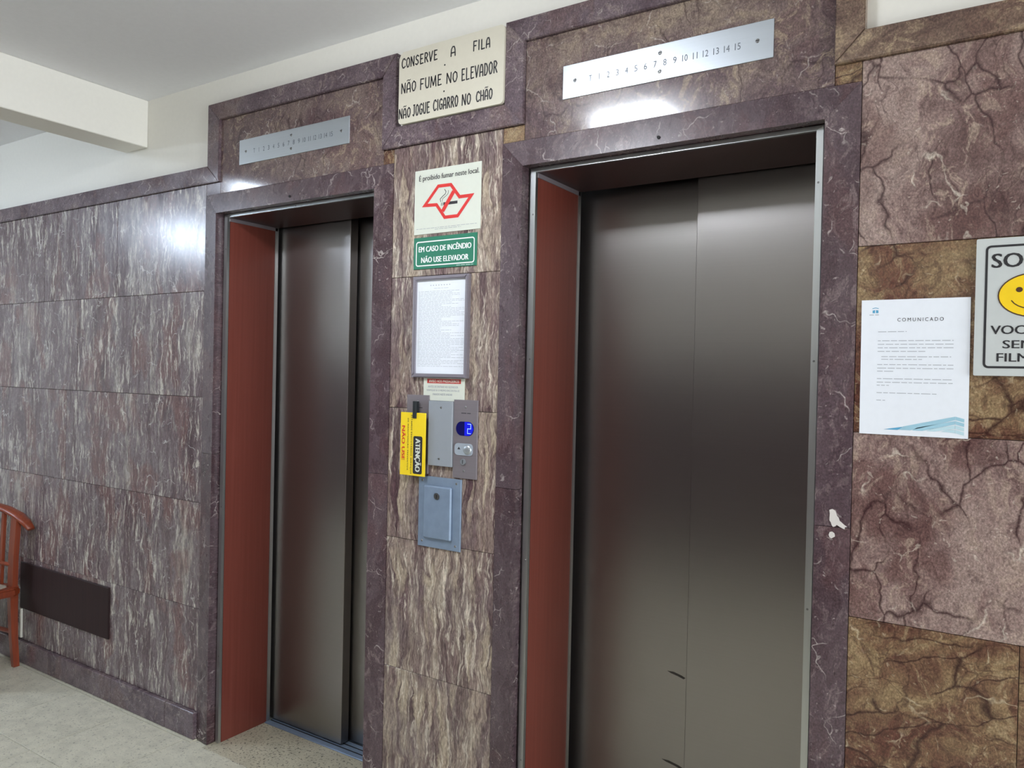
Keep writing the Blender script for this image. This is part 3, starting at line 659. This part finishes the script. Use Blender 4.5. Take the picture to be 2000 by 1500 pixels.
# ------------------------------------------------------------------ comunicado
t = empty('printed_letter', (1.4, 0, 1.383), 'white printed COMUNICADO letter with blue stripes taped right of the right lift', 'notice')
b = bmesh.new()
prism(b, [(1.293, 1.384), (1.509, 1.384), (1.507, 1.690), (1.291, 1.690)], -.0022, -.001)
mk('sheet', b, 'paper', t)
yp = -.0025
b = bmesh.new(); text(b, 'COMUNICADO', 1.366, 1.457, 1.640, 1.648, yp, spacing=1.45); printed('heading', b, 'black', t)
b = bmesh.new(); flat(b, [(1.3145, 1.660), (1.3195, 1.660), (1.3195, 1.667), (1.3145, 1.666)], yp); flat(b, [(1.3215, 1.660), (1.3265, 1.660), (1.3265, 1.666), (1.3215, 1.667)], yp)
stroke(b, [(1.3145, 1.6705), (1.3205, 1.672), (1.3265, 1.6705)], .0013, yp); printed('letterhead_emblem', b, 'blue1', t)
b = bmesh.new(); word_rows(b, [(1.308, 1.332, 1.655)], yp, .0018, 4)
word_rows(b, [(1.327, 1.385, 1.6165), (1.327, 1.477, 1.596), (1.327, 1.477, 1.588), (1.327, 1.477, 1.580), (1.327, 1.423, 1.572), (1.335, 1.473, 1.560), (1.335, 1.417, 1.554), (1.327, 1.478, 1.542), (1.327, 1.478, 1.534), (1.327, 1.360, 1.527),
              (1.327, 1.478, 1.510), (1.327, 1.478, 1.502), (1.327, 1.352, 1.495), (1.327, 1.447, 1.478), (1.327, 1.345, 1.461)], yp, .0016, 6); printed('small_print', b, 'faint_ink', t)
b = flat(bmesh.new(), [(1.343, 1.396), (1.372, 1.396), (1.384, 1.404)], yp); printed('dark_stripe', b, 'blue1', t)
for k, mt in enumerate(('blue2', 'blue2', 'blue3', 'blue3')):
    dz = -.0095*k; xa = 1.383+.028*k
    b = flat(bmesh.new(), [(xa-.010, 1.3965), (xa+.014-.004*k, 1.3965), (1.484, 1.4235+dz), (1.484, 1.431+dz), (xa, 1.4045-.0012*k)][:5], yp)
    flat(b, [(1.4845, 1.4235+dz), (1.501, 1.419+dz), (1.501, 1.4265+dz), (1.4845, 1.431+dz)], yp); printed('stripe', b, mt, t)

# ------------------------------------------------------------------ smile sign
t = empty('camera_sign', (1.62, 0, 1.521), 'silver sign with a yellow smiley and black SORRIA lettering at the right edge', 'sign')
xa, xb = 1.515, 1.725
mk('board', prism(bmesh.new(), rrect(xa, xb, 1.521, 1.812, .003, 3), -.008, 0), 'silver', t)
ys_ = -.0085
b = ring(bmesh.new(), rrect(xa+.017, xb-.017, 1.537, 1.797, .010), rrect(xa+.0215, xb-.0215, 1.5415, 1.7925, .006), ys_); printed('border', b, 'black', t)
line_of(t, 'black', 'SORRIA', 1.544, 1.696, 1.749, 1.779, ys_, bold=.045); line_of(t, 'black', 'VOCÊ ESTÁ', 1.545, 1.695, 1.609, 1.632, ys_, bold=.035)
line_of(t, 'black', 'SENDO', 1.567, 1.673, 1.579, 1.596, ys_, bold=.035); line_of(t, 'black', 'FILMADO', 1.557, 1.683, 1.551, 1.569, ys_, bold=.035)
fc = (1.620, 1.690)
b = flat(bmesh.new(), disc(*fc, .0625, 40, .0445), ys_); printed('face_disc', b, 'smile', t)
b = ring(bmesh.new(), disc(*fc, .0645, 40, .0465), disc(*fc, .0620, 40, .0440), ys_-.0002); flat(b, disc(1.5935, 1.7015, .0062, 14, .0055), ys_-.0002); flat(b, disc(1.6465, 1.7015, .0062, 14, .0055), ys_-.0002)
stroke(b, [(fc[0]+.042*math.cos(a), fc[1]-.002+.027*math.sin(a)) for a in [math.radians(200+14*i) for i in range(11)]], .0022, ys_-.0002); printed('face_features', b, 'brown_ink', t)

# ------------------------------------------------------------------ wall board, conduit
t = empty('wall_board', (-2.18, 0, .27), 'dark stained wooden board fixed low on the left marble wall beside the chair', 'board')
mk('plank', B(-2.60, -1.795, -.009, 0, .272, .506, bev=.002), 'board', t)
tag(mk('cable_conduit', B(-2.598, -2.584, -.010, 0, .120, .268, bev=.002), 'conduit'), 'short white plastic cable conduit below the dark board, by the chair leg', 'conduit')

# ------------------------------------------------------------------ chair
ch = empty('armchair', (-2.76, -.30, 0), 'reddish wooden armchair with curved rail and woven seat against the left wall', 'chair')
yc = -.285
def arc_pts():
    half = [(-2.455, -.030, .692), (-2.50, -.034, .722), (-2.56, -.040, .748), (-2.64, -.050, .768), (-2.74, -.066, .780), (-2.84, -.096, .790), (-2.92, -.148, .796), (-2.965, -.215, .80), (-2.98, yc, .80)]
    return [V(*p) for p in half]+[V(p[0], 2*yc-p[1], p[2]) for p in half[-2::-1]]
def crest(i, n):
    e = min(i, n-1-i); k = (.62, .88, 1)[min(e, 2)]
    return ell(.031*k, .0165*k, 14)
mk('top_rail', sweep(bmesh.new(), arc_pts(), crest), 'chairwood', ch, smooth=True)
for s in (1, -1):
    Y = lambda y: y if s == 1 else 2*yc-y
    b = bmesh.new(); sweep(b, [V(-2.536, Y(-.054), .0), V(-2.548, Y(-.060), .14), V(-2.556, Y(-.062), .30), V(-2.556, Y(-.064), .40)], lambda i, n: [(-.013-.002*i, -.013-.002*i), (.013+.002*i, -.013-.002*i), (.013+.002*i, .013+.002*i), (-.013-.002*i, .013+.002*i)]); mk('front_leg', b, 'chairwood', ch)
    b = bmesh.new(); sweep(b, [V(-2.556, Y(-.064), .398), V(-2.556, Y(-.062), .55), V(-2.553, Y(-.052), .742)], lambda i, n: [(-.012, -.027), (.012, -.027), (.012, .027), (-.012, .027)]); mk('arm_post', b, 'chairwood', ch)
    b = bmesh.new(); sweep(b, [V(-2.985, Y(-.10), 0), V(-2.945, Y(-.11), .2), V(-2.925, Y(-.12), .40), V(-2.925, Y(-.145), .79)], lambda i, n: [(-.017, -.017), (.017, -.017), (.017, .017), (-.017, .017)]); mk('rear_leg', b, 'chairwood', ch)
    for x, y, zt in ((-2.655, -.062, .765), (-2.745, -.076, .776), (-2.835, -.102, .785)):
        b = bmesh.new(); sweep(b, [V(x, Y(y-.012), .395), V(x, Y(y), zt)], lambda i, n: [(-.007, -.012), (.007, -.012), (.007, .012), (-.007, .012)]); mk('slat', b, 'chairwood', ch)
    b = bmesh.new(); tube(b, (-2.545, Y(-.058), .17), (-2.95, Y(-.108), .17), .011, .011); mk('stretcher', b, 'chairwood', ch)
    b = bmesh.new(); tube(b, (-2.56, Y(-.064), .505), (-2.92, Y(-.125), .505), .010, .010); mk('arm_rail', b, 'chairwood', ch)
for y in (-.20, -.285, -.37): mk('slat', sweep(bmesh.new(), [V(-2.93, y, .395), V(-2.965-.006, y, .795)], lambda i, n: [(-.014, -.007), (.014, -.007), (.014, .007), (-.014, .007)]), 'chairwood', ch)
b = bmesh.new(); tube(b, (-2.75, -.085, .17), (-2.75, 2*yc+.085, .17), .011, .011); mk('stretcher', b, 'chairwood', ch)
def seat_outline(d): return [(x, y) for x, y in [(-2.505+0-d, -.075-d), (-2.520-d, -.047-d), (-2.560-d*.6, -.036-d), (-2.90+d*.4, -.085-d), (-2.945+d, -.125-d), (-2.945+d, 2*yc+.125+d), (-2.90+d*.4, 2*yc+.085+d), (-2.560-d*.6, 2*yc+.036+d), (-2.520-d, 2*yc+.047+d), (-2.505-d, 2*yc+.075+d)]]
b = bmesh.new(); lo_ = [b.verts.new((x, y, .358)) for x, y in seat_outline(0)]; hi_ = [b.verts.new((x, y, .398)) for x, y in seat_outline(0)]
b.faces.new(lo_); b.faces.new(hi_)
for i in range(10): j = (i+1) % 10; b.faces.new((lo_[i], lo_[j], hi_[j], hi_[i]))
bmesh.ops.bevel(b, geom=[e for e in b.edges if abs(e.verts[0].co.z-e.verts[1].co.z) < 1e-5], offset=.008, segments=2, affect='EDGES'); st = mk('seat_frame', b, 'chairwood', ch)
b = bmesh.new(); lo_ = [b.verts.new((x, y, .396)) for x, y in seat_outline(.040)]; hi_ = [b.verts.new((x, y, .402)) for x, y in seat_outline(.046)]
b.faces.new(lo_); b.faces.new(hi_)
for i in range(10): j = (i+1) % 10; b.faces.new((lo_[i], lo_[j], hi_[j], hi_[i]))
mk('seat_pad', b, 'pad', ch)
